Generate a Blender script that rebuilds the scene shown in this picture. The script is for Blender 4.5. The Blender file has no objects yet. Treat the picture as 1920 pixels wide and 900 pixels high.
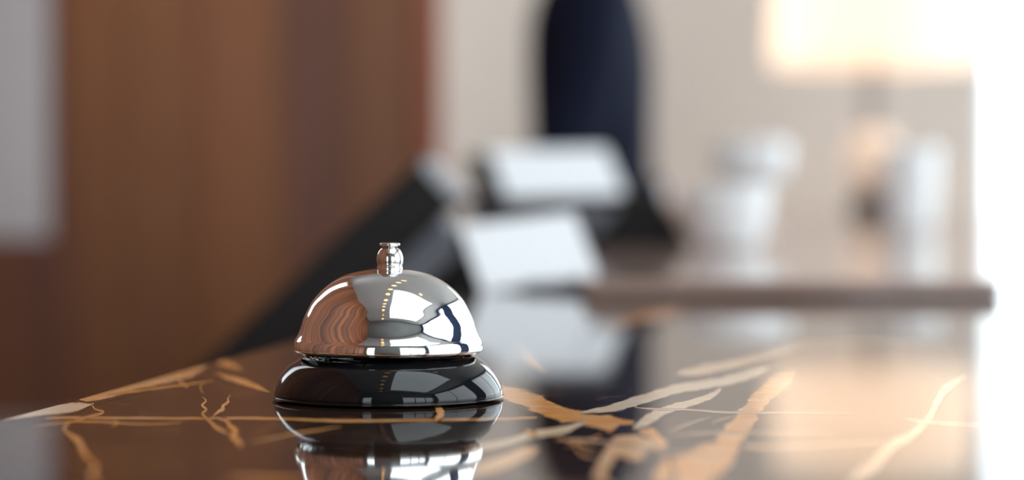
import bpy, bmesh, math, random
from mathutils import Vector, Matrix
random.seed(7)
S = bpy.context.scene
COL = S.collection

# ------------------------------------------------------------------ camera, world, exposure
FPX = 4533.0                      # focal length in pixels of a 1920 wide frame (85 mm)
PITCH = math.atan(100.0 / FPX)    # horizon lies at y = 350
TOP = 1.10                        # counter top height
EYE = TOP + 0.0787                # camera height
cam_data = bpy.data.cameras.new('camera')
cam_data.sensor_width = 36.0
cam_data.lens = FPX / 1920 * 36
cam_data.clip_start = 0.02
cam_data.dof.use_dof = True
cam_data.dof.focus_distance = 0.878
cam_data.dof.aperture_fstop = 4.4
cam = bpy.data.objects.new('camera', cam_data)
COL.objects.link(cam)
cam.location = (0, 0, EYE)
cam.rotation_euler = (math.pi / 2 - PITCH, 0, 0)
S.camera = cam

world = bpy.data.worlds.new('daylight')
world.use_nodes = True
S.world = world
bg = world.node_tree.nodes['Background']
bg.inputs[0].default_value = (0.86, 0.94, 1.0, 1)
bg.inputs[1].default_value = 3.6

S.view_settings.view_transform = 'Standard'
S.view_settings.look = 'None'
S.view_settings.gamma = 1.0
S.view_settings.use_curve_mapping = False
S.view_settings.exposure = 0.3
S.cycles.use_denoising = True
S.cycles.max_bounces = 10
S.cycles.sample_clamp_indirect = 8.0


def portal(name, loc, rot, sx, sy):
    d = bpy.data.lights.new(name, 'AREA')
    d.shape = 'RECTANGLE'
    d.size, d.size_y = sx, sy
    d.cycles.is_portal = True
    o = bpy.data.objects.new(name, d)
    COL.objects.link(o)
    o.location, o.rotation_euler = loc, rot
    return o


R90 = math.pi / 2
# room: x -1.35 .. 2.6, y -1.3 .. 7, z 0 .. 3.2
XL, XR, YF, YB, ZC = -1.12, 2.6, -1.3, 7.0, 3.2
SKY = (0.10, 1.95, -1.0, 1.15)       # skylight x0 x1 y0 y1
WIN1 = (2.25, 6.7, 0.25, 3.12)         # right wall y0 y1 z0 z1
WIN2 = (-1.15, 1.45, 0.25, 3.12)
WIN5 = (0.62, 2.45, 0.3, 2.15)         # wall behind the camera
WIN6 = (-1.0, -0.56, 0.3, 2.15)
WIN_BACKLIGHT = (5.35, 6.75, 0.6, 3.05)         # added unseen window in the left wall, backlights the frosted panel
WIN_FILL = (2.35, 3.15, 1.45, 3.0)         # added left wall window by the inner desk, lights the cups' left sides
WIN3 = (1.36, 2.5, 0.12, 3.0)         # back wall x0 x1 z0 z1
portal('portal_skylight', ((SKY[0] + SKY[1]) / 2, (SKY[2] + SKY[3]) / 2, ZC + 0.16), (0, 0, 0), 1.85, 2.15)
portal('portal_right', (XR + 0.16, 4.35, 1.68), (0, R90, 0), 2.87, 4.7)
portal('portal_near', (XR + 0.16, 0.15, 1.68), (0, R90, 0), 2.87, 2.6)
portal('portal_front', (1.535, YF - 0.16, 1.22), (R90, 0, 0), 1.83, 1.85)
portal('portal_alcove', (XL - 0.16, 6.05, 1.825), (0, -R90, 0), 2.45, 1.4)
portal('portal_left', (XL - 0.16, 2.75, 2.225), (0, -R90, 0), 1.55, 0.8)
portal('portal_front_narrow', (-0.78, YF - 0.16, 1.22), (R90, 0, 0), 0.44, 1.85)
portal('portal_back', (1.93, YB + 0.16, 1.56), (-R90, 0, 0), 1.14, 2.88)


# ------------------------------------------------------------------ materials
def nodes_of(name):
    m = bpy.data.materials.new(name)
    m.use_nodes = True
    nt = m.node_tree
    return m, nt, nt.nodes['Principled BSDF']


def N(nt, kind, **kw):
    n = nt.nodes.new(kind)
    for k, v in kw.items():
        setattr(n, k, v)
    return n


def mat(name, col, rough=0.5, metal=0.0, var=0.06, scale=20.0, bump=0.0, coat=0.0, ior=1.5, spec=0.5):
    m, nt, b = nodes_of(name)
    tc = N(nt, 'ShaderNodeTexCoord')
    no = N(nt, 'ShaderNodeTexNoise')
    no.inputs['Scale'].default_value = scale
    no.inputs['Detail'].default_value = 3
    nt.links.new(tc.outputs['Object'], no.inputs['Vector'])
    mx = N(nt, 'ShaderNodeMix', data_type='RGBA')
    lo = [max(0, c * (1 - var)) for c in col]
    hi = [min(1, c * (1 + var)) for c in col]
    mx.inputs[6].default_value = (*lo, 1)
    mx.inputs[7].default_value = (*hi, 1)
    nt.links.new(no.outputs['Fac'], mx.inputs[0])
    nt.links.new(mx.outputs[2], b.inputs['Base Color'])
    b.inputs['Roughness'].default_value = rough
    b.inputs['Metallic'].default_value = metal
    b.inputs['IOR'].default_value = ior
    b.inputs['Specular IOR Level'].default_value = spec
    b.inputs['Coat Weight'].default_value = coat
    b.inputs['Coat Roughness'].default_value = 0.03
    if bump:
        bp = N(nt, 'ShaderNodeBump')
        bp.inputs['Strength'].default_value = bump
        bp.inputs['Distance'].default_value = 0.002
        nt.links.new(no.outputs['Fac'], bp.inputs['Height'])
        nt.links.new(bp.outputs['Normal'], b.inputs['Normal'])
    return m


def emit_mat(name, col, strength, base=(0.8, 0.75, 0.7)):
    m, nt, b = nodes_of(name)
    b.inputs['Base Color'].default_value = (*base, 1)
    b.inputs['Emission Color'].default_value = (*col, 1)
    b.inputs['Emission Strength'].default_value = strength
    return m


def glass_mat():
    m = bpy.data.materials.new('window_glass')
    m.use_nodes = True
    nt = m.node_tree
    nt.nodes.remove(nt.nodes['Principled BSDF'])
    out = nt.nodes['Material Output']
    tr = N(nt, 'ShaderNodeBsdfTransparent')
    tr.inputs[0].default_value = (0.97, 0.985, 0.98, 1)
    gl = N(nt, 'ShaderNodeBsdfGlossy')
    gl.inputs['Roughness'].default_value = 0.02
    lw = N(nt, 'ShaderNodeLayerWeight')
    lw.inputs['Blend'].default_value = 0.5
    pw = N(nt, 'ShaderNodeMath', operation='POWER')
    pw.inputs[1].default_value = 5.0
    nt.links.new(lw.outputs['Facing'], pw.inputs[0])
    fr = N(nt, 'ShaderNodeMath', operation='MULTIPLY_ADD')
    fr.inputs[1].default_value, fr.inputs[2].default_value = 0.9, 0.03
    nt.links.new(pw.outputs[0], fr.inputs[0])
    mx = N(nt, 'ShaderNodeMixShader')
    nt.links.new(fr.outputs[0], mx.inputs[0])
    nt.links.new(tr.outputs[0], mx.inputs[1])
    nt.links.new(gl.outputs[0], mx.inputs[2])
    nt.links.new(mx.outputs[0], out.inputs[0])
    return m


def wood_mat(name, ramp, axis='x', stripe=2.2, rough=0.35):
    """vertical veneer: broad bands that differ in tone across the wall, fine grain along z"""
    m, nt, b = nodes_of(name)
    tc = N(nt, 'ShaderNodeTexCoord')
    mp = N(nt, 'ShaderNodeMapping')
    mp.inputs['Scale'].default_value = (stripe, stripe, 0.12)
    nt.links.new(tc.outputs['Object'], mp.inputs['Vector'])
    n1 = N(nt, 'ShaderNodeTexNoise')
    n1.inputs['Scale'].default_value = 2.3
    n1.inputs['Detail'].default_value = 1.5
    nt.links.new(mp.outputs[0], n1.inputs['Vector'])
    mp2 = N(nt, 'ShaderNodeMapping')
    mp2.inputs['Scale'].default_value = (60, 60, 1.5)
    nt.links.new(tc.outputs['Object'], mp2.inputs['Vector'])
    n2 = N(nt, 'ShaderNodeTexNoise')
    n2.inputs['Scale'].default_value = 2.0
    n2.inputs['Detail'].default_value = 4
    nt.links.new(mp2.outputs[0], n2.inputs['Vector'])
    ad = N(nt, 'ShaderNodeMath', operation='MULTIPLY_ADD')
    ad.inputs[1].default_value = 0.22
    nt.links.new(n2.outputs['Fac'], ad.inputs[0])
    nt.links.new(n1.outputs['Fac'], ad.inputs[2])
    cr = N(nt, 'ShaderNodeValToRGB')
    els = cr.color_ramp.elements
    els[0].position, els[0].color = ramp[0][0], (*ramp[0][1], 1)
    els[1].position, els[1].color = ramp[-1][0], (*ramp[-1][1], 1)
    for p, c in ramp[1:-1]:
        e = els.new(p)
        e.color = (*c, 1)
    nt.links.new(ad.outputs[0], cr.inputs[0])
    nt.links.new(cr.outputs[0], b.inputs['Base Color'])
    b.inputs['Roughness'].default_value = rough
    return m


def marble_mat():
    m, nt, b = nodes_of('dark_veined_marble')
    tc = N(nt, 'ShaderNodeTexCoord')
    L = nt.links.new

    def math_(op, a=None, bb=None, c=None):
        n = N(nt, 'ShaderNodeMath', operation=op)
        for i, v in enumerate((a, bb, c)):
            if v is None:
                continue
            if isinstance(v, (int, float)):
                n.inputs[i].default_value = v
            else:
                L(v, n.inputs[i])
        return n.outputs[0]

    def noise(scale, detail=3, dist=0.0, rough=0.5):
        n = N(nt, 'ShaderNodeTexNoise')
        n.inputs['Scale'].default_value = scale
        n.inputs['Detail'].default_value = detail
        n.inputs['Distortion'].default_value = dist
        n.inputs['Roughness'].default_value = rough
        L(tc.outputs['Object'], n.inputs['Vector'])
        return n.outputs['Fac']
    # ground: near black brown with cloudy brown patches
    g = N(nt, 'ShaderNodeMix', data_type='RGBA')
    g.inputs[6].default_value = (0.012, 0.008, 0.007, 1)
    g.inputs[7].default_value = (0.036, 0.018, 0.012, 1)
    L(noise(14, 5, 0.6), g.inputs[0])
    # faint hairline veins of the stone itself
    h = math_('ABSOLUTE', math_('SUBTRACT', noise(13, 5, 1.8), 0.5))
    hair = math_('MULTIPLY', math_('SMOOTH_MIN', math_('SUBTRACT', 1.0, math_('DIVIDE', h, 0.012)), 1.0, 0.0), 1.0)
    hair = math_('MAXIMUM', hair, 0.0)
    hair = math_('MULTIPLY', hair, math_('GREATER_THAN', noise(9, 2), 0.44))
    g2 = N(nt, 'ShaderNodeMix', data_type='RGBA')
    L(math_('MULTIPLY', hair, 0.4), g2.inputs[0])
    L(g.outputs[2], g2.inputs[6])
    g2.inputs[7].default_value = (0.42, 0.19, 0.06, 1)
    # the large veins: layer carries (tone, distance across the vein)
    uv = N(nt, 'ShaderNodeUVMap', uv_map='vein')
    sp = N(nt, 'ShaderNodeSeparateXYZ')
    L(uv.outputs[0], sp.inputs[0])
    tone, across = sp.outputs[0], sp.outputs[1]
    edge = math_('SUBTRACT', 1.0, math_('ABSOLUTE', across))
    rag = math_('MULTIPLY', math_('SUBTRACT', noise(50, 6, 0.3, 0.6), 0.5), 0.9)
    mask = math_('ADD', edge, rag)
    cl = N(nt, 'ShaderNodeMapRange', interpolation_type='SMOOTHSTEP')
    L(mask, cl.inputs[0])
    cl.inputs[1].default_value, cl.inputs[2].default_value = 0.34, 0.50
    cl.inputs[3].default_value, cl.inputs[4].default_value = 0, 1
    vc = N(nt, 'ShaderNodeMix', data_type='RGBA')
    vc.inputs[6].default_value = (0.95, 0.37, 0.07, 1)
    vc.inputs[7].default_value = (0.95, 0.78, 0.58, 1)
    tn = math_('ADD', tone, math_('MULTIPLY', math_('SUBTRACT', noise(60, 4, 0.5), 0.5), 0.9))
    tnc = N(nt, 'ShaderNodeClamp')
    L(tn, tnc.inputs[0])
    L(tnc.outputs[0], vc.inputs[0])
    fin = N(nt, 'ShaderNodeMix', data_type='RGBA')
    L(cl.outputs[0], fin.inputs[0])
    L(g2.outputs[2], fin.inputs[6])
    L(vc.outputs[2], fin.inputs[7])
    L(fin.outputs[2], b.inputs['Base Color'])
    b.inputs['Roughness'].default_value = 0.042
    b.inputs['IOR'].default_value = 1.40
    return m


M_MARBLE = marble_mat()
M_WOOD = wood_mat('red_brown_veneer', [(0.36, (0.20, 0.080, 0.060)), (0.52, (0.30, 0.118, 0.054)),
                                       (0.64, (0.38, 0.155, 0.060)), (0.80, (0.48, 0.145, 0.065))])
M_WOODL = wood_mat('orange_brown_veneer', [(0.30, (0.06, 0.019, 0.010)), (0.55, (0.165, 0.050, 0.019)),
                                           (0.78, (0.32, 0.10, 0.034))], stripe=3.0, rough=0.6)
M_WOODE = mat('red_wood_edge', (0.42, 0.125, 0.065), 0.4, scale=9)
M_CASE = mat('dark_walnut_case', (0.09, 0.045, 0.026), 0.4, scale=8, var=0.2)
M_LEDGE = mat('glossy_brown_ledge', (0.36, 0.245, 0.205), 0.08, scale=30, var=0.15)
M_BEIGE = mat('beige_plaster', (0.54, 0.46, 0.405), 0.8, var=0.02, scale=3)
M_PALE = bpy.data.materials.new('frosted_panel')
M_PALE.use_nodes = True
_nt = M_PALE.node_tree
_pb = _nt.nodes['Principled BSDF']
_pb.inputs['Base Color'].default_value = (0.86, 0.85, 0.92, 1)
_pb.inputs['Roughness'].default_value = 0.5
_no = N(_nt, 'ShaderNodeTexNoise')
_no.inputs['Scale'].default_value = 4
_mx = N(_nt, 'ShaderNodeMix', data_type='RGBA')
_mx.inputs[6].default_value = (0.86, 0.86, 0.93, 1)
_mx.inputs[7].default_value = (0.93, 0.92, 0.97, 1)
_tr, _ms = N(_nt, 'ShaderNodeBsdfTranslucent'), N(_nt, 'ShaderNodeMixShader')
_ms.inputs[0].default_value = 0.6
_nt.links.new(_no.outputs['Fac'], _mx.inputs[0])
_nt.links.new(_mx.outputs[2], _tr.inputs[0])
_nt.links.new(_pb.outputs[0], _ms.inputs[1])
_nt.links.new(_tr.outputs[0], _ms.inputs[2])
_nt.links.new(_ms.outputs[0], _nt.nodes['Material Output'].inputs[0])
M_GREY = mat('warm_grey_ceiling', (0.42, 0.40, 0.38), 0.8, var=0.03, scale=3)
M_DARKGREY = mat('charcoal_plaster', (0.12, 0.122, 0.115), 0.7, var=0.25, scale=2)
M_FLOOR = mat('brown_floor', (0.16, 0.11, 0.08), 0.35, var=0.15, scale=5)
M_FRAME = mat('window_frame_paint', (0.75, 0.75, 0.76), 0.4, var=0.02)
M_PIER = mat('blue_grey_pier', (0.04, 0.085, 0.20), 0.6, var=0.1, scale=4)
M_GLASS = glass_mat()
M_CHROME = mat('polished_chrome', (0.86, 0.86, 0.87), 0.035, 1.0, var=0.01)
M_NICKEL = mat('worn_nickel', (0.74, 0.73, 0.70), 0.10, 1.0, var=0.06, scale=400)
M_BLACKGLOSS = mat('black_enamel', (0.006, 0.006, 0.007), 0.03, var=0.1, ior=1.42)
M_BLACK = mat('black_plastic', (0.020, 0.017, 0.016), 0.6, var=0.1, spec=0.2)
M_DGREY = mat('slate_grey_plastic', (0.20, 0.20, 0.235), 0.35, var=0.08)
M_LITEDGE = mat('lit_edge_plastic', (0.42, 0.42, 0.45), 0.4, var=0.05)  # edge colour with caught light put into it
M_CARD = mat('white_card', (0.92, 0.94, 0.97), 0.55, var=0.015)
M_CHINA = mat('white_porcelain', (0.93, 0.94, 0.95), 0.12, var=0.015)
M_CERAMIC = mat('peach_ceramic', (0.80, 0.62, 0.48), 0.3, var=0.03)
M_TAUPE = mat('taupe_metal', (0.24, 0.22, 0.21), 0.35, var=0.05)
M_NAVY = mat('navy_suit_wool', (0.005, 0.007, 0.021), 0.8, var=0.25, scale=90, spec=0.15)
M_TROUSER = mat('charcoal_trouser_wool', (0.015, 0.015, 0.019), 0.8, var=0.2, scale=90)
M_SKIN = mat('skin', (0.55, 0.33, 0.24), 0.5, var=0.05)
M_HAIR = mat('dark_hair', (0.02, 0.013, 0.01), 0.5, var=0.3, scale=120)
M_SHIRT = mat('white_shirt_cotton', (0.8, 0.8, 0.82), 0.7, var=0.02)
M_EYE = mat('eye_white', (0.8, 0.8, 0.8), 0.2)
M_LIP = mat('lip', (0.42, 0.16, 0.13), 0.5)
M_LEAF = mat('grey_green_leaves', (0.10, 0.14, 0.09), 0.6, var=0.3, scale=8)
M_SHADE = bpy.data.materials.new('linen_shade')
M_SHADE.use_nodes = True
_nt = M_SHADE.node_tree
_nt.nodes.remove(_nt.nodes['Principled BSDF'])
_no = N(_nt, 'ShaderNodeTexNoise')
_no.inputs['Scale'].default_value = 260
_mx = N(_nt, 'ShaderNodeMix', data_type='RGBA')
_mx.inputs[6].default_value = (0.84, 0.76, 0.66, 1)
_mx.inputs[7].default_value = (0.90, 0.83, 0.74, 1)
_tr, _df, _ms = N(_nt, 'ShaderNodeBsdfTranslucent'), N(_nt, 'ShaderNodeBsdfDiffuse'), N(_nt, 'ShaderNodeMixShader')
_ms.inputs[0].default_value = 0.45
_nt.links.new(_no.outputs['Fac'], _mx.inputs[0])
_nt.links.new(_mx.outputs[2], _tr.inputs[0])
_nt.links.new(_mx.outputs[2], _df.inputs[0])
_nt.links.new(_tr.outputs[0], _ms.inputs[1])
_nt.links.new(_df.outputs[0], _ms.inputs[2])
_nt.links.new(_ms.outputs[0], _nt.nodes['Material Output'].inputs[0])
M_SHADEB = mat('linen_binding', (0.82, 0.74, 0.64), 0.8)
M_BULBW = emit_mat('warm_bulb', (1.0, 0.63, 0.38), 56.0)
M_BULB = emit_mat('warm_downlight_glow', (1.0, 0.45, 0.10), 1.9)


# ------------------------------------------------------------------ mesh helpers
def obj(name, bm, m, parent=None, smooth=False, recalc=True):
    me = bpy.data.meshes.new(name)
    if recalc:
        bmesh.ops.recalc_face_normals(bm, faces=bm.faces[:])
    bm.to_mesh(me)
    bm.free()
    for p in me.polygons:
        p.use_smooth = smooth
    for mm in (m if isinstance(m, (list, tuple)) else [m]):
        me.materials.append(mm)
    o = bpy.data.objects.new(name, me)
    COL.objects.link(o)
    if parent:
        o.parent = parent
    return o


def thing(name, label, cat, loc=(0, 0, 0), rotz=0.0, group=None):
    o = bpy.data.objects.new(name, None)
    o.empty_display_size = 0.05
    COL.objects.link(o)
    o.location = loc
    o.rotation_euler = (0, 0, rotz)
    o['label'], o['category'] = label, cat
    if group:
        o['group'] = group
    return o


def struct(name, bm, m, parent=None, smooth=False):
    o = obj(name, bm, m, parent, smooth)
    if not parent:
        o['kind'] = 'structure'
    return o


def box_bm(x0, x1, y0, y1, z0, z1, bevel=0.0, seg=2):
    bm = bmesh.new()
    add_box(bm, x0, x1, y0, y1, z0, z1)
    if bevel:
        bmesh.ops.bevel(bm, geom=bm.edges[:], offset=bevel, segments=seg, affect='EDGES', profile=0.5)
    return bm


def add_box(bm, x0, x1, y0, y1, z0, z1):
    r = bmesh.ops.create_cube(bm, size=1.0)
    for v in r['verts']:
        v.co = Vector(((x0 + x1) / 2 + v.co.x * (x1 - x0), (y0 + y1) / 2 + v.co.y * (y1 - y0), (z0 + z1) / 2 + v.co.z * (z1 - z0)))


def prism_bm(poly, axis, a, b, bevel=0.0, seg=2):
    """polygon (list of 2-tuples) pushed along axis 'y' (poly in x,z) or 'z' (poly in x,y) from a to b"""
    bm = bmesh.new()
    f = (lambda p, t: (p[0], t, p[1])) if axis == 'y' else (lambda p, t: (p[0], p[1], t))
    lo = [bm.verts.new(f(p, a)) for p in poly]
    hi = [bm.verts.new(f(p, b)) for p in poly]
    bm.faces.new(lo)
    bm.faces.new(hi[::-1])
    n = len(poly)
    for i in range(n):
        bm.faces.new((lo[i], lo[(i + 1) % n], hi[(i + 1) % n], hi[i]))
    bmesh.ops.recalc_face_normals(bm, faces=bm.faces[:])
    if bevel:
        bmesh.ops.bevel(bm, geom=bm.edges[:], offset=bevel, segments=seg, affect='EDGES', profile=0.5)
    return bm


def spline(pts, n=6, closed=False):
    out = []
    k = len(pts)
    for i in range(k - 1):
        p0 = pts[max(i - 1, 0)]
        p1, p2 = pts[i], pts[i + 1]
        p3 = pts[min(i + 2, k - 1)]
        for j in range(n):
            t = j / n
            out.append(tuple(0.5 * ((2 * b) + (c - a) * t + (2 * a - 5 * b + 4 * c - d) * t * t + (3 * b - a - 3 * c + d) * t ** 3)
                             for a, b, c, d in zip(p0, p1, p2, p3)))
    out.append(tuple(pts[-1]))
    return out


def lathe_bm(prof, seg=96, cx=0.0, cy=0.0, sx=1.0, sy=1.0):
    bm = bmesh.new()
    rings = []
    for r, z in prof:
        if r < 1e-6:
            rings.append([bm.verts.new((cx, cy, z))])
        else:
            rings.append([bm.verts.new((cx + sx * r * math.cos(2 * math.pi * i / seg), cy + sy * r * math.sin(2 * math.pi * i / seg), z)) for i in range(seg)])
    for a, b in zip(rings, rings[1:]):
        if len(a) == 1 and len(b) == 1:
            continue
        for i in range(seg):
            j = (i + 1) % seg
            if len(a) == 1:
                bm.faces.new((a[0], b[i], b[j]))
            elif len(b) == 1:
                bm.faces.new((a[i], a[j], b[0]))
            else:
                bm.faces.new((a[i], a[j], b[j], b[i]))
    return bm


def tube_bm(pts, rads, seg=12, cap=True):
    bm = bmesh.new()
    rings = []
    n = len(pts)
    for i, p in enumerate(pts):
        p = Vector(p)
        d = (Vector(pts[min(i + 1, n - 1)]) - Vector(pts[max(i - 1, 0)])).normalized()
        ref = Vector((0, 1, 0)) if abs(d.y) < 0.9 else Vector((1, 0, 0))
        u = d.cross(ref).normalized()
        v = d.cross(u).normalized()
        r = rads[i] if isinstance(rads, (list, tuple)) else rads
        rings.append([bm.verts.new(p + u * r * math.cos(2 * math.pi * k / seg) + v * r * math.sin(2 * math.pi * k / seg)) for k in range(seg)])
    for a, b in zip(rings, rings[1:]):
        for k in range(seg):
            bm.faces.new((a[k], a[(k + 1) % seg], b[(k + 1) % seg], b[k]))
    if cap:
        bm.faces.new(rings[0][::-1])
        bm.faces.new(rings[-1])
    return bm


def mm(prof):
    return [(r * 0.001, z * 0.001) for r, z in prof]


def on_top(px, py, z=TOP):
    """where the line of sight through a photo point meets the counter top"""
    dx, dz = (px - 960) / FPX, -(py - 450) / FPX
    c, s = math.cos(PITCH), math.sin(PITCH)
    d = Vector((dx, c + dz * s, -s + dz * c))
    t = (z - EYE) / d.z
    return Vector((d.x * t, d.y * t, z))


# ------------------------------------------------------------------ room shell
T = 0.15


def holed_wall(name, axis, pos, thick, a0, a1, z0, z1, holes, m):
    """wall in plane axis=pos with rectangular openings (b0,b1,c0,c1), built as solid pieces in one mesh"""
    bm = bmesh.new()
    cuts_a = sorted({a0, a1, *[h[0] for h in holes], *[h[1] for h in holes]})
    cuts_z = sorted({z0, z1, *[h[2] for h in holes], *[h[3] for h in holes]})
    for i in range(len(cuts_a) - 1):
        for j in range(len(cuts_z) - 1):
            ca, cz = (cuts_a[i] + cuts_a[i + 1]) / 2, (cuts_z[j] + cuts_z[j + 1]) / 2
            if any(h[0] < ca < h[1] and h[2] < cz < h[3] for h in holes):
                continue
            lo, hi = min(pos, pos + thick), max(pos, pos + thick)
            if axis == 'x':
                add_box(bm, lo, hi, cuts_a[i], cuts_a[i + 1], cuts_z[j], cuts_z[j + 1])
            elif axis == 'y':
                add_box(bm, cuts_a[i], cuts_a[i + 1], lo, hi, cuts_z[j], cuts_z[j + 1])
            else:
                add_box(bm, cuts_a[i], cuts_a[i + 1], cuts_z[j], cuts_z[j + 1], lo, hi)
    return struct(name, bm, m)


def window(name, axis, pos, a0, a1, z0, z1, na, nz):
    w = struct(name, pane_bm(axis, pos + 0.07, a0, a1, z0, z1), M_GLASS)
    bm = bmesh.new()
    fw = 0.035
    def bar(p0, p1, q0, q1):
        if axis == 'x':
            add_box(bm, pos + 0.03, pos + 0.11, p0, p1, q0, q1)
        elif axis == 'y':
            add_box(bm, p0, p1, pos + 0.03, pos + 0.11, q0, q1)
        else:
            add_box(bm, p0, p1, q0, q1, pos + 0.03, pos + 0.11)
    for i in range(na + 1):
        c = a0 + (a1 - a0) * i / na
        c = min(max(c, a0 + fw / 2), a1 - fw / 2)
        bar(c - fw / 2, c + fw / 2, z0, z1)
    for j in range(nz + 1):
        c = z0 + (z1 - z0) * j / nz
        c = min(max(c, z0 + fw / 2), z1 - fw / 2)
        bar(a0, a1, c - fw / 2, c + fw / 2)
    obj('window_frame', bm, M_FRAME, w)
    return w


def pane_bm(axis, p, a0, a1, z0, z1):
    bm = bmesh.new()
    t = 0.003
    if axis == 'x':
        add_box(bm, p - t, p + t, a0, a1, z0, z1)
    elif axis == 'y':
        add_box(bm, a0, a1, p - t, p + t, z0, z1)
    else:
        add_box(bm, a0, a1, z0, z1, p - t, p + t)
    return bm


struct('floor', box_bm(XL - T, XR + T, YF - T, YB + T, -0.1, 0), M_FLOOR)
holed_wall('ceiling', 'z', ZC, T, XL - T, XR + T, YF - T, YB + T, [SKY], M_GREY)
holed_wall('wall_front', 'y', YF, -T, XL - T, XR + T, 0, ZC, [WIN5, WIN6], M_DARKGREY)
holed_wall('wall_right', 'x', XR, T, YF, YB + T, 0, ZC, [WIN1, WIN2], M_PIER)
holed_wall('wall_back', 'y', YB, T, XL - T, XR, 0, ZC, [WIN3], M_BEIGE)
window('window_1', 'x', XR, *WIN1, 3, 1)
window('window_2', 'x', XR, *WIN2, 2, 1)
window('window_3', 'y', YB, *WIN3, 1, 1)
window('window_4', 'z', ZC, *SKY, 1, 1)
window('window_5', 'y', YF - 0.14, *WIN5, 3, 1)
holed_wall('wall_alcove', 'x', XL, -T, 5.0, YB, 0, ZC, [WIN_BACKLIGHT], M_BEIGE)
window('backlight_window', 'x', XL - 0.14, *WIN_BACKLIGHT, 1, 1)  # added out of view so the partition's pale panel glows
window('fill_window', 'x', XL - 0.14, *WIN_FILL, 1, 1)  # added out of view as daylight from the left
window('window_6', 'y', YF - 0.14, *WIN6, 1, 1)

# left wall: tall veneer boards
bm = bmesh.new()
y = YF
k = 0


def board(x1, ya, yb):
    for a, b in ((ya, min(yb, WIN_FILL[0])), (max(ya, WIN_FILL[1]), yb)):
        if b > a:
            add_box(bm, XL - T, x1, a, b, 0, ZC)
    a, b = max(ya, WIN_FILL[0]), min(yb, WIN_FILL[1])
    if b > a:
        add_box(bm, XL - T, x1, a, b, 0, WIN_FILL[2])
        add_box(bm, XL - T, x1, a, b, WIN_FILL[3], ZC)


while y < 5.0:
    w = 0.42
    board(XL + (0.012 if k % 2 else 0.0), y, min(y + w - 0.006, 5.0))
    if y + w - 0.006 < 5.0:
        board(XL - 0.02, y + w - 0.006, min(y + w, 5.0))
    y += w
    k += 1
struct('wall_left', bm, M_WOODL)
# wood partition behind the reception, seen on the left of the picture
YW = 5.0
xw1 = (828 - 960) / FPX * YW
bm = bmesh.new()
edges = [-0.955, -0.80, -0.64, -0.48, -0.33, xw1 - 0.05]
for i in range(len(edges) - 1):
    add_box(bm, edges[i], edges[i + 1] - 0.005, YW + (0.008 if i % 2 else 0), YW + 0.12, 0, ZC)
    add_box(bm, edges[i + 1] - 0.005, edges[i + 1], YW + 0.02, YW + 0.12, 0, ZC)
add_box(bm, XL, -0.955, YW, YW + 0.12, 0, 1.07)
struct('wall_reception', bm, M_WOOD)
struct('trim_1', box_bm(xw1 - 0.05, xw1, YW - 0.012, YW + 0.13, 0, ZC, 0.003), M_WOODE)
fp = struct('pale_panel', box_bm(XL, -0.955, YW + 0.04, YW + 0.046, 1.07, ZC), [M_GLASS, M_PALE])  # translucent pale panel, made to glow by an added window behind
for p_ in fp.data.polygons:          # one frosted face towards the room, clear glass behind it
    p_.material_index = 1 if p_.center.y < YW + 0.0405 else 0
struct('baseboard_back', box_bm(XL, 1.36, YB - 0.02, YB, 0, 0.12, 0.004), M_WOODE)

# ------------------------------------------------------------------ reception counter
def edge_x(y):                       # left edge of the counter top
    return -0.1737 + 0.145 * (y - 0.82)


Y0, Y1, XC = 0.40, 6.45, 1.34
counter = thing('reception_counter', 'dark brown polished marble reception counter with orange and cream veins, under the bell', 'counter')
outline = [(edge_x(Y0), Y0), (XC, Y0), (XC, Y1), (edge_x(Y1), Y1)]
bm = prism_bm(outline, 'z', TOP - 0.04, TOP)
bmesh.ops.bevel(bm, geom=[e for e in bm.edges if all(v.co.z > TOP - 0.001 for v in e.verts)], offset=0.003, segments=3, affect='EDGES', profile=0.5)
uvl = bm.loops.layers.uv.new('vein')
for f in bm.faces:
    for l in f.loops:
        l[uvl].uv = (0.0, 5.0)
layer = [0]


def vein(pts, tone, width=None, jit=0.35, step=3.0):
    """pts: photo points (x, y, width) along the vein; the ribbon lies in the counter top"""
    pts = [p if len(p) == 3 else (*p, width) for p in pts]
    P = []
    sp = spline(pts, 10)
    acc = sp[0]
    P.append(acc)
    for q in sp[1:]:
        if math.hypot(q[0] - acc[0], q[1] - acc[1]) >= step:
            P.append(q)
            acc = q
    P.append(sp[-1])
    layer[0] += 1
    z = TOP + 0.00001 + 0.0000012 * layer[0]
    n = len(P)
    rows = []
    for i, (x, yy, w) in enumerate(P):
        a, b = P[max(i - 1, 0)], P[min(i + 1, n - 1)]
        dx, dy = b[0] - a[0], b[1] - a[1]
        ln = math.hypot(dx, dy) or 1
        nx, ny = -dy / ln, dx / ln
        x += nx * random.uniform(-jit, jit)
        yy += ny * random.uniform(-jit, jit)
        taper = min(1.0, 0.35 + i / 9, 0.25 + (n - 1 - i) / 9)
        w = max(w * taper * random.uniform(0.97, 1.03), 0.5) * 1.95
        row = []
        for s in (-1, -0.5, 0, 0.5, 1):
            q = on_top(x + nx * w / 2 * s, yy + ny * w / 2 * s)
            if q.x < edge_x(q.y) + 0.0030:
                q.x = edge_x(q.y) + 0.0030
            q.z = z
            row.append((bm.verts.new(q), s))
        rows.append(row)
    for r0, r1 in zip(rows, rows[1:]):
        for j in range(4):
            vs = [r0[j], r0[j + 1], r1[j + 1], r1[j]]
            f = bm.faces.new([v[0] for v in vs])
            f.normal_update()
            if f.normal.z < 0:
                f.normal_flip()
            for l in f.loops:
                for v in vs:
                    if l.vert == v[0]:
                        l[uvl].uv = (tone, v[1])
            for l, v in ():
                l[uvl].uv = (tone, v[1])


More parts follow.
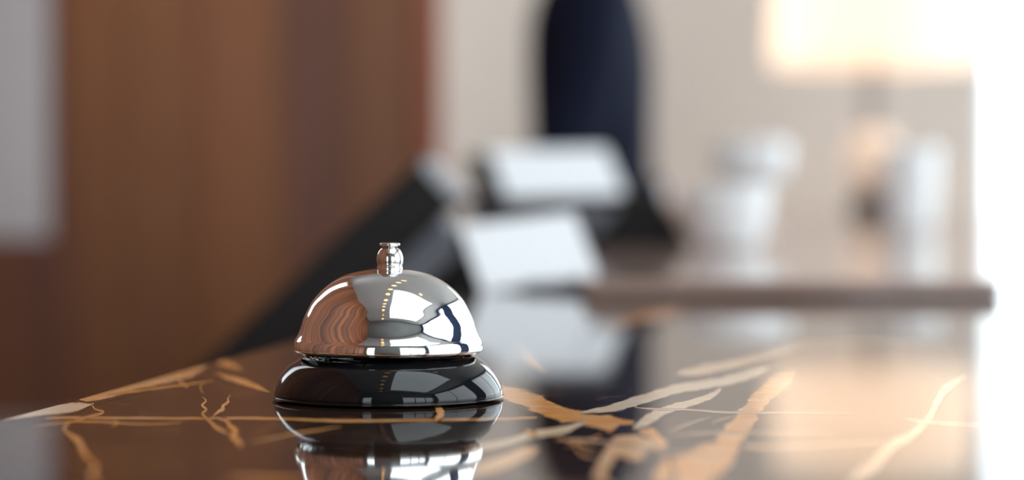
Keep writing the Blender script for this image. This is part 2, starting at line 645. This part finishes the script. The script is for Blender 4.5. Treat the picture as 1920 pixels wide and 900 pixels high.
# thin long vein running right across in front of the bell
vein([(2, 783, 3), (150, 783, 3), (300, 784, 3), (500, 784.5, 3), (640, 789, 4), (760, 788, 3.5), (940, 785, 3), (1024, 781, 4)], 0.15, jit=0.3)
# right of the bell
vein([(905, 725, 10), (940, 736, 20), (990, 749, 26), (1024, 764, 24), (1052, 777, 24), (1095, 784, 26), (1137, 793, 28), (1171, 808, 34), (1207, 823, 40), (1250, 833, 26)], 0.15)
vein([(1225, 828, 20), (1200, 838, 40), (1170, 836, 40), (1145, 850, 22), (1135, 868, 22), (1124, 888, 18), (1140, 912, 24)], 0.45)
vein([(1086, 774, 6), (1151, 764, 13), (1207, 748, 16), (1263, 731, 14), (1320, 721, 14), (1380, 710, 16), (1440, 690, 14)], 0.85)
vein([(1188, 803, 12), (1216, 787, 16), (1244, 770, 13), (1292, 756, 11), (1334, 742, 10), (1352, 729, 8)], 0.8)
vein([(1488, 700, 24), (1460, 720, 26), (1432, 742, 28), (1412, 764, 30), (1398, 784, 32), (1381, 806, 36), (1367, 829, 40), (1345, 856, 52), (1305, 882, 66), (1260, 905, 70)], 0.18)
vein([(1250, 858, 16), (1246, 884, 26), (1232, 912, 30)], 0.1)
vein([(1395, 835, 12), (1430, 838, 5), (1520, 836, 3), (1700, 826, 3)], 0.5, jit=0.3)
vein([(1100, 792, 8), (1052, 806, 13), (996, 817, 11), (940, 831, 9), (880, 842, 8)], 0.8)
vein([(1010, 842, 10), (990, 848, 20), (940, 866, 20), (880, 884, 14)], 0.45)
vein([(1044, 817, 3), (1075, 830, 4), (1120, 842, 3)], 0.2, jit=0.3)
vein([(1060, 838, 3), (1090, 828, 4), (1118, 820, 4), (1127, 811, 3)], 0.2, jit=0.3)
vein([(985, 806, 9), (1000, 814, 8), (1010, 819, 5)], 0.1)
vein([(1075, 832, 3), (1090, 850, 4), (1120, 858, 3)], 0.2, jit=0.3)
vein([(1190, 764, 2), (1232, 767, 2.5), (1300, 769, 2), (1356, 773, 2.5), (1474, 774, 2), (1600, 776, 2)], 0.6, jit=0.25)
vein([(1249, 817, 2), (1362, 810, 2.5), (1474, 812, 2), (1600, 811, 2)], 0.6, jit=0.25)
vein([(1250, 812, 2), (1290, 795, 2.5), (1334, 781, 2)], 0.6, jit=0.25)
vein([(1338, 796, 5), (1342, 790, 3), (1384, 778, 2)], 0.4, jit=0.25)
vein([(1040, 824, 3), (1120, 827, 3), (1250, 846, 2), (1350, 852, 2)], 0.5, jit=0.25)
vein([(1810, 706, 9), (1772, 730, 11), (1756, 756, 10), (1742, 782, 10), (1714, 811, 12), (1665, 841, 15), (1638, 872, 16), (1590, 905, 18)], 0.75)
vein([(1690, 784, 4), (1740, 791, 4), (1920, 804, 2)], 0.7, jit=0.3)
vein([(980, 655, 8), (990, 672, 10), (1025, 700, 6)], 0.1)
vein([(1120, 628, 6), (1170, 606, 10), (1225, 592, 12), (1280, 580, 6)], 0.1)
vein([(1270, 700, 12), (1340, 690, 14), (1420, 672, 10), (1530, 640, 8)], 0.6)
vein([(1480, 655, 3), (1600, 640, 4), (1760, 648, 3)], 0.7, jit=0.3)
# left of the bell
vein([(-20, 790, 6), (50, 773, 9), (100, 760, 15), (167, 743, 18), (233, 726, 19), (300, 709, 19), (360, 695, 18), (386, 687, 9)], 0.25, jit=0.4)
vein([(-10, 789, 4), (83, 771, 13), (140, 763, 14), (176, 757, 5)], 0.7, jit=0.4)
vein([(172, 757, 4), (178, 767, 3), (195, 773, 3), (160, 783, 3), (125, 796, 4), (122, 808, 4), (145, 824, 8), (157, 846, 9), (170, 860, 5)], 0.15, jit=0.4)
vein([(393, 668, 10), (420, 680, 12), (455, 694, 6)], 0.1)
vein([(405, 700, 4), (430, 709, 8), (467, 720, 9), (505, 736, 5)], 0.1)
vein([(432, 741, 2), (427, 748, 4), (428, 754, 5), (418, 761, 5), (418, 767, 6), (408, 773, 5), (399, 781, 3)], 0.25, jit=0.2, step=2.5)
vein([(400, 782, 3), (424, 789, 5), (431, 798, 7), (442, 808, 8), (437, 818, 8), (450, 830, 7), (448, 840, 4)], 0.15, jit=0.5, step=1.5)
vein([(379, 744, 2), (386, 752, 3), (379, 760, 4), (387, 768, 3), (380, 776, 3), (398, 794, 4), (408, 803, 5), (430, 813, 4)], 0.15, jit=0.4, step=1.5)
vein([(385, 715, 2), (375, 727, 3), (382, 738, 2)], 0.1)
vein([(210, 786, 2), (222, 793, 4), (208, 800, 3)], 0.1)
vein([(60, 800, 2), (150, 790, 3), (260, 795, 2), (340, 793, 2)], 0.1, jit=0.3)
vein([(335, 715, 5), (345, 722, 12), (352, 728, 5)], 0.1)
vein([(200, 741, 3), (300, 728, 3), (400, 715, 3)], 0.1, jit=0.3)
vein([(150, 850, 3), (180, 872, 5), (172, 890, 7), (190, 915, 6)], 0.1)
vein([(420, 893, 3), (500, 898, 5), (600, 896, 4)], 0.1)
vein([(470, 830, 2), (560, 812, 3), (640, 800, 2)], 0.2, jit=0.3)
vein([(806, 752, 4), (826, 772, 14), (815, 790, 9)], 0.15, jit=0.8)
mt = obj('marble_top', bm, M_MARBLE, counter, recalc=False)
ins = 0.05
body = [(edge_x(Y0 + ins) + ins, Y0 + ins), (XC - ins, Y0 + ins), (XC - ins, Y1 - ins), (edge_x(Y1) + ins, Y1 - ins)]
obj('counter_body', prism_bm(body, 'z', 0.10, TOP - 0.04), M_CASE, counter)
ins = 0.09
body = [(edge_x(Y0 + ins) + ins, Y0 + ins), (XC - ins, Y0 + ins), (XC - ins, Y1 - ins), (edge_x(Y1) + ins, Y1 - ins)]
obj('plinth', prism_bm(body, 'z', 0.0, 0.10), M_BLACK, counter)

# raised slab lying on the far part of the counter
LZ = TOP + 0.0131
poly = [(0.05, 1.70), (0.345, 1.70), (1.29, 6.35), (edge_x(6.35) + 0.012, 6.35), (edge_x(2.35) + 0.012, 2.35)]
ledge = obj('counter_slab', prism_bm(poly, 'z', TOP + 0.0009, LZ, 0.003, 3), M_LEDGE)
ledge['label'] = 'long low glossy brown slab lying on the counter, carrying the white cups and the lamp'
ledge['category'] = 'slab'

# lower inner desk behind the counter's left edge
desk = thing('inner_desk', 'dark wooden inner desk behind the left edge of the counter, lower than its top', 'desk', (-0.45, 1.95, 0))
DX = 0.90
obj('desk_top', prism_bm([(-0.33, -0.75), (0.20, -0.75), (0.45, 1.0), (-0.33, 1.0)], 'z', DX - 0.03, DX, 0.003), M_CASE, desk)
obj('side_panel', box_bm(-0.31, 0.18, -0.72, -0.69, 0, DX - 0.03), M_CASE, desk)
obj('side_panel', box_bm(-0.31, 0.40, 0.93, 0.96, 0, DX - 0.03), M_CASE, desk)

# ------------------------------------------------------------------ service bell
BX, BY = -0.0459, 0.896
bell = thing('service_bell', 'shiny chrome dome reception bell on a black base, on the marble counter', 'bell', (BX, BY, TOP + 0.0006))
base_p = [(0, 0.0), (41.6, 0.0)] + spline([(42.3, 0.5), (42.45, 1.6), (42.3, 3.2), (41.6, 5.2), (40.3, 7.6), (38.6, 10.0), (36.3, 12.4), (33.6, 14.2), (32.4, 14.9), (31.4, 15.1)], 5) + [(30.6, 14.7), (30.0, 14.2), (28.5, 14.1), (27.5, 15.2), (12, 15.6), (0, 15.6)]
obj('bell_base', lathe_bm(mm(base_p), 128), M_BLACKGLOSS, bell, True)
obj('base_rim', lathe_bm(mm([(41.9, 0.05), (42.75, 0.15), (42.85, 0.55), (42.75, 0.95), (42.2, 1.0), (41.9, 0.05)]), 128), M_BLACKGLOSS, bell, True)
dome_o = spline([(34.7, 17.2), (35.05, 17.8), (35.1, 19.2), (34.75, 21.0), (34.0, 22.3), (33.2, 23.9), (32.4, 26.0), (31.5, 28.9), (30.1, 32.0), (27.4, 36.6), (22.4, 41.6), (16.2, 45.2), (8.6, 47.1), (3.0, 47.6)], 7)
dome_i = [(r - 0.9 if r > 3 else 0.0, z - 0.6) for r, z in dome_o[::-1]]
prof = dome_o + [(0, 47.65)]
dm = lathe_bm(mm([(r, z) for r, z in dome_i[1:][::-1]][::-1] + [(34.2, 17.0)] + prof), 160)
obj('bell_dome', dm, M_CHROME, bell, True)
obj('support_post', lathe_bm(mm([(0, 15.5), (4, 15.5), (4, 46.6), (0, 46.6)]), 24), M_NICKEL, bell)
off = (0.0006, 0)
kn = [(0, 47.2)] + spline([(4.75, 47.2), (4.75, 46.6), (4.7, 46.2), (4.75, 47.4), (4.7, 48.4)], 2)[-3:] + spline([(4.45, 48.7), (4.75, 49.4), (4.95, 50.8), (4.85, 52.2), (4.4, 53.6), (3.7, 54.8), (3.0, 55.4), (2.2, 55.6)], 5) + [(0, 55.6)]
obj('plunger_knob', lathe_bm(mm([(0, 46.4), (4.7, 46.4)] + kn[1:]), 64, *off), M_NICKEL, bell, True)
cp = [(0, 55.2), (1.7, 55.2), (1.7, 55.95), (3.3, 56.0), (3.7, 56.25), (3.82, 56.65), (3.7, 57.05), (3.3, 57.3), (0, 57.4)]
obj('plunger_button', lathe_bm(mm(cp), 64, *off), M_NICKEL, bell, True)
for a in (200, 208, 20):
    c = Vector((0.0288 * math.cos(math.radians(a)), 0.0288 * math.sin(math.radians(a)), 0.0141))
    b2 = lathe_bm([(0, 0), (0.0012, 0), (0.0012, 0.0012), (0.0008, 0.0017), (0, 0.0018)], 16)
    bmesh.ops.translate(b2, verts=b2.verts[:], vec=c)
    obj('screw', b2, M_CHROME, bell, True)

# ------------------------------------------------------------------ black and white things behind the bell
def slab_bm(c, du, dv, dn, a, b_, t, bevel=0.002):
    """box with centre c, unit axes du dv dn and half sizes"""
    bm = bmesh.new()
    r = bmesh.ops.create_cube(bm, size=2.0)
    for v in r['verts']:
        v.co = c + du * (v.co.x * a) + dv * (v.co.y * b_) + dn * (v.co.z * t)
    if bevel:
        bmesh.ops.bevel(bm, geom=bm.edges[:], offset=bevel, segments=3, affect='EDGES', profile=0.5)
    return bm


# touchscreen terminal whose slanted slab shows from its narrow side
t = thing('desk_terminal', 'black slanted desk terminal with top edge coloured as if catching light, behind the left edge of the counter', 'terminal', (-0.12, 2.05, DX))
o0 = Vector((-0.12, 2.05, DX))
ld = Vector((-0.73, 0, -0.683)).normalized()
nn = Vector((-ld.z, 0, ld.x)) * -1
if nn.z < 0:
    nn = -nn
yy = Vector((0, 1, 0))
cap = Vector((-0.0560, 2.05, 1.185)) - o0
obj('screen_slab', slab_bm(cap + ld * 0.139, ld, yy, nn, 0.135, 0.13, 0.0198, 0.003), M_BLACK, t)
obj('screen_glass', slab_bm(cap + ld * 0.134 + nn * 0.0205, ld, yy, nn, 0.118, 0.118, 0.0008, 0.0004), M_BLACKGLOSS, t)
obj('top_edge', slab_bm(cap + ld * 0.0015, ld, yy, nn, 0.0035, 0.131, 0.0196, 0.0012), M_LITEDGE, t)  # paler colour stands in for window light on the black slab's edge
obj('rear_housing', slab_bm(cap + ld * 0.080 - nn * 0.0355, ld, yy, nn, 0.055, 0.11, 0.0155, 0.003), M_DGREY, t)
pts = [(-0.06, 0.0), (-0.05, 0.20), (0.0, 0.255), (0.105, 0.235), (0.112, 0.0)]
obj('stand_body', prism_bm(pts, 'y', 0.145, 0.175, 0.004), M_BLACK, t)
obj('stand_neck', prism_bm([(-0.20, 0.02), (-0.13, 0.13), (-0.05, 0.19), (0.0, 0.19), (0.02, 0.02)], 'y', 0.02, 0.15, 0.004), M_BLACK, t)
obj('stand_foot', box_bm(-0.22, 0.10, -0.06, 0.16, 0.0, 0.022, 0.004), M_BLACK, t)


def panel_frame(TL, TR, BL, ztl, ratio):
    """rectangle from three photo corners; ratio shares the depth between the two sides"""
    s = ztl / FPX
    u = Vector(((TR[0] - TL[0]) * s, 0, -(TR[1] - TL[1]) * s))
    v = Vector(((BL[0] - TL[0]) * s, 0, -(BL[1] - TL[1]) * s))
    ab = -(u.x * v.x + u.z * v.z)
    b_ = -math.sqrt(abs(ab) * ratio)
    a = ab / b_
    u.y, v.y = a, b_
    p = Vector(((TL[0] - 960) * s, ztl, EYE - (TL[1] - 350) * s))
    return p, u, v


# near card stand
p, u, v = panel_frame((864, 427), (1077, 402), (906, 540), 1.86, 1.5)
c = p + u / 2 + v / 2
uu, vv = u.normalized(), v.normalized()
nw = uu.cross(vv)
if nw.y > 0:
    nw = -nw
cs = thing('card_stand', 'nearer white tilted card on a black stand, its foot on the marble counter', 'card stand', (c.x, c.y, TOP + 0.001))
o1 = Vector((c.x, c.y, TOP + 0.001))
obj('white_card', slab_bm(c - o1, uu, vv, nw, u.length / 2, v.length / 2, 0.0012, 0.0008), M_CARD, cs)
obj('backing_board', slab_bm(c - o1 - nw * 0.0052, uu, vv, nw, u.length / 2 + 0.0015, v.length / 2 - 0.001, 0.0035, 0.0015), M_BLACK, cs)
obj('strut', prism_bm([(-0.028, 0.004), (-0.022, 0.022), (0.030, 0.032), (0.045, 0.004)], 'y', 0.030, 0.052, 0.002), M_BLACK, cs)
obj('foot', box_bm(-0.031, 0.048, -0.024, 0.055, 0.0, 0.006, 0.002), M_DGREY, cs)

# far card stand
Z2 = 2.56
s2 = Z2 / FPX
p, u, v = panel_frame((918, 284), (1138, 279), (950, 369), Z2, 1.0)
c = p + u / 2 + v / 2
uu, vv = u.normalized(), v.normalized()
nw = uu.cross(vv)
if nw.y > 0:
    nw = -nw
bx = 0.150
cs2 = thing('card_stand', 'farther and higher white tilted card on a black stand, in front of the suited person', 'card stand', (bx, 2.66, LZ + 0.0008))
o2 = Vector((bx, 2.66, LZ + 0.0008))
obj('white_card', slab_bm(c - o2, uu, vv, nw, u.length / 2, v.length / 2, 0.0014, 0.0008), M_CARD, cs2)
obj('backing_board', slab_bm(c - o2 - nw * 0.0065 - uu * 0.012 + vv * 0.004, uu, vv, nw, u.length / 2 + 0.011, v.length / 2 - 0.001, 0.005, 0.002), M_BLACK, cs2)


def P2(px, py, Z):
    return ((px - 960) / FPX * Z - o2.x, EYE - (py - 350) / FPX * Z - o2.z)


zb = 2.64
poly = [P2(900, 375, zb), P2(960, 345, zb), P2(1180, 345, zb), P2(1238, 360, zb), P2(1300, 461, zb), P2(1128, 461, zb), P2(1085, 430, zb), P2(960, 420, zb)]
obj('stand_body', prism_bm(poly, 'y', -0.010, 0.10, 0.004), M_BLACK, cs2)
poly = [P2(862, 366, 2.61), P2(1170, 376, 2.61), P2(1118, 440, 2.61), P2(900, 440, 2.61)]
obj('front_panel', prism_bm(poly, 'y', -0.045, -0.011, 0.003), M_DGREY, cs2)
obj('foot', box_bm(-0.045, 0.046, -0.03, 0.11, 0.0, 0.006, 0.002), M_BLACK, cs2)

# ------------------------------------------------------------------ cups
def cup_prof(rt, rb, h, wall=0.003, belly=0.0):
    out = spline([(rb * 0.86, 0.0), (rb, h * 0.05), (rb + (rt - rb) * 0.35 + belly, h * 0.35), (rb + (rt - rb) * 0.72 + belly, h * 0.72), (rt, h)], 6)
    inn = [(max(r - wall, 0.001), max(z, wall * 1.5)) for r, z in out[::-1]]
    return [(0, 0.0)] + out + inn + [(0, wall * 1.5)]


cx = (1366 - 960) / FPX * 2.60
cup = thing('coffee_cup', 'bright white coffee cup nearest on the brown slab, right of the black stand', 'cup', (cx, 2.60, LZ + 0.0006))
obj('cup_body', lathe_bm(cup_prof(0.0455, 0.035, 0.066, belly=0.002), 64), M_CHINA, cup, True)
obj('handle', tube_bm(spline([(0.012, 0.042, 0.052), (0.018, 0.060, 0.054), (0.022, 0.068, 0.042), (0.019, 0.060, 0.024), (0.012, 0.039, 0.020)], 6), 0.0035, 10), M_CHINA, cup, True)

cx = (1408 - 960) / FPX * 3.72
bowl = thing('footed_bowl', 'white footed bowl raised behind the nearest cup', 'bowl', (cx, 3.72, LZ + 0.0006))
out = spline([(0.010, 0.055), (0.030, 0.062), (0.050, 0.078), (0.058, 0.105), (0.060, 0.132)], 6)
obj('bowl_body', lathe_bm([(0, 0.055)] + out + [(r - 0.003, z + 0.003) for r, z in out[::-1]] + [(0, 0.058)], 64), M_CHINA, bowl, True)
obj('stem', lathe_bm([(0, 0.004)] + spline([(0.012, 0.006), (0.0075, 0.02), (0.007, 0.045), (0.011, 0.056)], 5) + [(0, 0.056)], 40), M_CHINA, bowl, True)
obj('foot', lathe_bm([(0, 0), (0.038, 0), (0.039, 0.003), (0.02, 0.007), (0.010, 0.010), (0, 0.010)], 48), M_CHINA, bowl, True)

cx = (1708 - 960) / FPX * 3.6
mug = thing('tall_mug', 'tall white mug standing alone right of the lamp foot', 'mug', (cx, 3.6, LZ + 0.0006))
obj('mug_body', lathe_bm(cup_prof(0.043, 0.036, 0.124), 64), M_CHINA, mug, True)
obj('handle', tube_bm(spline([(0.02, 0.034, 0.10), (0.03, 0.056, 0.098), (0.034, 0.064, 0.07), (0.03, 0.054, 0.04), (0.02, 0.033, 0.035)], 6), 0.005, 10), M_CHINA, mug, True)

# ------------------------------------------------------------------ table lamp
ZL = 6.15
sl = ZL / FPX
lx = (1637 - 960) * sl
lamp = thing('table_lamp', 'lit table lamp with wide cream drum shade and peach round base', 'lamp', (lx, ZL, LZ + 0.0006))
obj('lamp_foot', lathe_bm([(0, 0), (0.062, 0), (0.064, 0.008), (0.058, 0.022), (0.045, 0.040), (0.034, 0.052), (0, 0.052)], 48), M_BLACK, lamp, True)
obj('lamp_base', lathe_bm([(0, 0.048)] + spline([(0.030, 0.050), (0.058, 0.080), (0.072, 0.122), (0.066, 0.165), (0.045, 0.198), (0.028, 0.210)], 6) + [(0, 0.210)], 64), M_CERAMIC, lamp, True)
zs0 = EYE + (350 - 122) * sl - LZ
obj('stem', lathe_bm([(0, 0.205), (0.030, 0.205), (0.027, 0.22), (0.024, 0.36), (0.020, 0.375), (0.008, 0.38), (0.008, zs0 + 0.03), (0, zs0 + 0.03)], 40), M_TAUPE, lamp, True)
zs = EYE + (350 - 122) * sl - LZ
shade = obj('lamp_shade', lathe_bm([(0.262, zs), (0.250, zs + 0.25)], 96), M_SHADE, lamp, True)
for rr_, zz in ((0.262, zs), (0.250, zs + 0.25)):
    obj('rim', lathe_bm([(rr_ + 0.002 * math.cos(k * math.pi / 4), zz + 0.003 * math.sin(k * math.pi / 4)) for k in range(9)], 96), M_SHADEB, shade, True)
obj('spider', box_bm(-0.25, 0.25, -0.003, 0.003, zs + 0.246, zs + 0.252), M_TAUPE, lamp)
obj('bulb', lathe_bm([(0, zs + 0.03)] + spline([(0.014, zs + 0.04), (0.032, zs + 0.085), (0.034, zs + 0.105), (0.020, zs + 0.135)], 5) + [(0, zs + 0.142)], 32), M_BULBW, lamp, True)

# ------------------------------------------------------------------ person in a navy suit
def skin_mesh(name, verts, edges, root, m, parent, sub=2):
    me = bpy.data.meshes.new(name + '_graph')
    me.from_pydata([v[:3] for v in verts], edges, [])
    o = bpy.data.objects.new(name + '_graph', me)
    COL.objects.link(o)
    md = o.modifiers.new('Skin', 'SKIN')
    md.use_smooth_shade = True
    for i, v in enumerate(verts):
        r = v[3]
        me.skin_vertices[0].data[i].radius = r if isinstance(r, tuple) else (r, r)
        me.skin_vertices[0].data[i].use_root = (i == root)
    sb = o.modifiers.new('Sub', 'SUBSURF')
    sb.levels = sb.render_levels = sub
    dg = bpy.context.evaluated_depsgraph_get()
    nm = bpy.data.meshes.new_from_object(o.evaluated_get(dg))
    bpy.data.objects.remove(o)
    nm.name = name
    nm.materials.clear()
    nm.materials.append(m)
    for p_ in nm.polygons:
        p_.use_smooth = True
    r = bpy.data.objects.new(name, nm)
    COL.objects.link(r)
    r.parent = parent
    return r


PX, PY = 0.137, 4.20
person = thing('person', 'person in a dark navy suit standing behind the counter, one forearm resting towards the cups', 'person', (PX, PY, 0))
V, E = [], []


def add(v, to=None):
    V.append(v)
    if to is not None:
        E.append((to, len(V) - 1))
    return len(V) - 1


# facing +x; near side is -y
pel = add((0, 0, 0.98, 0.10))
ab_ = add((0, 0, 1.18, 0.095), pel)
ch = add((0, 0, 1.40, 0.10), ab_)
nb = add((0.0, 0, 1.53, 0.055), ch)
nk = add((0.02, 0, 1.60, 0.05), nb)
hd0 = add((0.035, 0, 1.66, 0.068), nk)
hd1 = add((0.03, 0, 1.73, 0.088), hd0)
hd2 = add((0.02, 0, 1.79, 0.08), hd1)
nose = add((0.130, 0, 1.712, 0.010), hd1)
for sgn in (-1, 1):
    ear = add((0.015, sgn * 0.088, 1.715, 0.014), hd1)
hands = {}
for sgn in (-1, 1):
    hip = add((0, sgn * 0.09, 0.92, 0.085), pel)
    kn_ = add((0.02, sgn * 0.095, 0.50, 0.058), hip)
    an = add((0.0, sgn * 0.10, 0.09, 0.038), kn_)
    toe = add((0.15, sgn * 0.11, 0.035, 0.032), an)
    sh = add((-0.004, sgn * 0.165, 1.45, 0.042), ch)
    el = add((-0.050, sgn * 0.235, 1.212, 0.030), sh)
    wr = add((0.105, sgn * 0.20, 1.150, 0.026), el)
    pm = add((0.155, sgn * 0.198, 1.137, (0.030, 0.014)), wr)
    kk = add((0.188, sgn * 0.196, 1.133, (0.034, 0.012)), pm)
    for q, (dy, ln) in enumerate(((-0.026, 0.062), (-0.009, 0.072), (0.009, 0.068), (0.026, 0.052))):
        f1 = add((0.208, sgn * 0.196 + dy, 1.135, 0.0085), kk)
        f2 = add((0.208 + ln * 0.5, sgn * 0.196 + dy * 1.15, 1.133, 0.0080), f1)
        f3 = add((0.208 + ln, sgn * 0.196 + dy * 1.2, 1.1245, 0.0070), f2)
    t1 = add((0.155, sgn * 0.198 - sgn * 0.040, 1.130, 0.011), pm)
    t2 = add((0.185, sgn * 0.198 - sgn * 0.055, 1.126, 0.009), t1)
skin_mesh('body', V, E, pel, M_SKIN, person)


def loft_bm(rings, seg=40, power=2.4):
    """rings: (cx, cy, z, rx, ry) superellipse sections"""
    bm = bmesh.new()
    rr = []
    for cx_, cy_, z, rx, ry in rings:
        r = []
        for i in range(seg):
            a = 2 * math.pi * i / seg
            ca, sa = math.cos(a), math.sin(a)
            r.append(bm.verts.new((cx_ + rx * math.copysign(abs(ca) ** (2 / power), ca), cy_ + ry * math.copysign(abs(sa) ** (2 / power), sa), z)))
        rr.append(r)
    for a, b in zip(rr, rr[1:]):
        for i in range(seg):
            bm.faces.new((a[i], a[(i + 1) % seg], b[(i + 1) % seg], b[i]))
    bm.faces.new(rr[0][::-1])
    bm.faces.new(rr[-1])
    return bm


jr = spline([(0.012, 0, 0.84, 0.125, 0.20), (0.008, 0, 0.98, 0.118, 0.195), (0.004, 0, 1.12, 0.108, 0.185), (0.0, 0, 1.26, 0.106, 0.195), (-0.002, 0, 1.40, 0.108, 0.21), (-0.006, 0, 1.48, 0.098, 0.205), (-0.004, 0, 1.54, 0.075, 0.13), (0, 0, 1.565, 0.06, 0.07)], 5)
jk = obj('suit_jacket', loft_bm(jr), M_NAVY, person, True)
for sgn in (-1, 1):
    pts = spline([(0, sgn * 0.165, 1.485), (-0.006, sgn * 0.19, 1.42), (-0.026, sgn * 0.214, 1.31), (-0.05, sgn * 0.236, 1.225), (-0.015, sgn * 0.230, 1.185), (0.04, sgn * 0.215, 1.165), (0.103, sgn * 0.20, 1.152)], 5)
    n = len(pts)
    rads = [0.068 - 0.030 * (i / (n - 1)) for i in range(n)]
    obj('sleeve', tube_bm(pts, rads, 20), M_NAVY, jk, True)
    obj('shirt_cuff', tube_bm([(0.095, sgn * 0.201, 1.1525), (0.117, sgn * 0.198, 1.148)], 0.034, 20), M_SHIRT, jk, True)
for sgn in (-1, 1):
    obj('trouser_leg', loft_bm(spline([(0.0, sgn * 0.09, 0.93, 0.105, 0.095), (0.01, sgn * 0.095, 0.70, 0.088, 0.08), (0.02, sgn * 0.098, 0.48, 0.072, 0.068), (0.01, sgn * 0.10, 0.25, 0.066, 0.064), (0.01, sgn * 0.103, 0.075, 0.066, 0.064)], 5), 28), M_TROUSER, person, True)
    obj('shoe', loft_bm([(0.05, sgn * 0.11, 0.0, 0.135, 0.046), (0.05, sgn * 0.11, 0.03, 0.137, 0.047), (0.04, sgn * 0.11, 0.06, 0.12, 0.044), (0.005, sgn * 0.107, 0.09, 0.06, 0.046)], 28), M_BLACKGLOSS, person, True)
    ey = lathe_bm([(0, -0.011), (0.008, -0.008), (0.011, 0), (0.008, 0.008), (0, 0.011)], 16)
    bmesh.ops.translate(ey, verts=ey.verts[:], vec=Vector((0.107, sgn * 0.031, 1.735)))
    obj('eye', ey, M_EYE, person, True)
obj('mouth', tube_bm(spline([(0.098, -0.022, 1.672), (0.108, 0, 1.670), (0.098, 0.022, 1.672)], 4), 0.005, 8), M_LIP, person, True)
obj('shirt_collar', loft_bm([(0.005, 0, 1.545, 0.066, 0.075), (0.014, 0, 1.60, 0.058, 0.062)], 32, 2.0), M_SHIRT, person, True)
hb = lathe_bm([(0.094, 0.0)] + spline([(0.102, 0.02), (0.098, 0.06), (0.07, 0.095), (0.03, 0.108)], 5) + [(0, 0.11)], 40, 0, 0)
bmesh.ops.rotate(hb, verts=hb.verts[:], cent=(0, 0, 0), matrix=Matrix.Rotation(-0.45, 3, 'Y'))
bmesh.ops.translate(hb, verts=hb.verts[:], vec=Vector((0.012, 0, 1.745)))
obj('hair', hb, M_HAIR, person, True)

# ------------------------------------------------------------------ ceiling downlights (they show in the bell)
def downlight(x, y_, label, group):
    d = thing('ceiling_downlight', label, 'ceiling light', (x, y_, ZC - 0.0005), 0, group)
    obj('trim_ring', lathe_bm([(0.066, 0), (0.086, 0), (0.084, -0.010), (0.070, -0.014), (0.066, 0)], 32), M_FRAME, d, True)
    obj('glowing_lens', lathe_bm([(0, -0.002), (0.066, -0.002), (0.066, -0.008), (0.048, -0.022), (0, -0.030)], 32), M_BULB, d, True)
    return d


N_L = 10
for i in range(N_L):
    f = i / (N_L - 1)
    downlight(-0.26 + 0.30 * f + 0.22 * f ** 3, -1.05 + 3.3 * f, 'small glowing warm ceiling light in the row mirrored in the bell dome', 'row of warm ceiling lights')
downlight(1.0, 1.32, 'single warm ceiling light beside the skylight, mirrored on the right of the dome', None)

# ------------------------------------------------------------------ outside the window
bush = thing('garden_shrub', 'blurred grey green shrub outside the bright window at the right edge', 'shrub', (2.02, 9.0, 0.0))
bm = bmesh.new()
for i in range(420):
    a, b_ = random.uniform(0, 2 * math.pi), random.uniform(-1, 1)
    r = 0.17 * random.uniform(0.6, 1)
    c = Vector((r * math.cos(a) * math.sqrt(1 - b_ * b_), r * math.sin(a) * math.sqrt(1 - b_ * b_), 1.07 + 0.09 * b_))
    q = Matrix.Rotation(random.uniform(0, 6.28), 3, Vector((random.random(), random.random(), random.random() + 0.01)).normalized())
    vs = [bm.verts.new(c + q @ Vector(k)) for k in ((0, -0.02, 0), (0.012, 0, 0.003), (0, 0.028, 0), (-0.012, 0, 0.003))]
    bm.faces.new(vs)
obj('foliage', bm, M_LEAF, bush)
obj('trunk', tube_bm([(0, 0, 0), (0.01, 0.01, 0.5), (0, 0, 1.05)], [0.03, 0.022, 0.015], 10), M_CASE, bush, True)
struct('ground', box_bm(-4, 8, YB + 0.2, 14, -0.12, 0), mat('pale_paving', (0.6, 0.6, 0.6), 0.8))
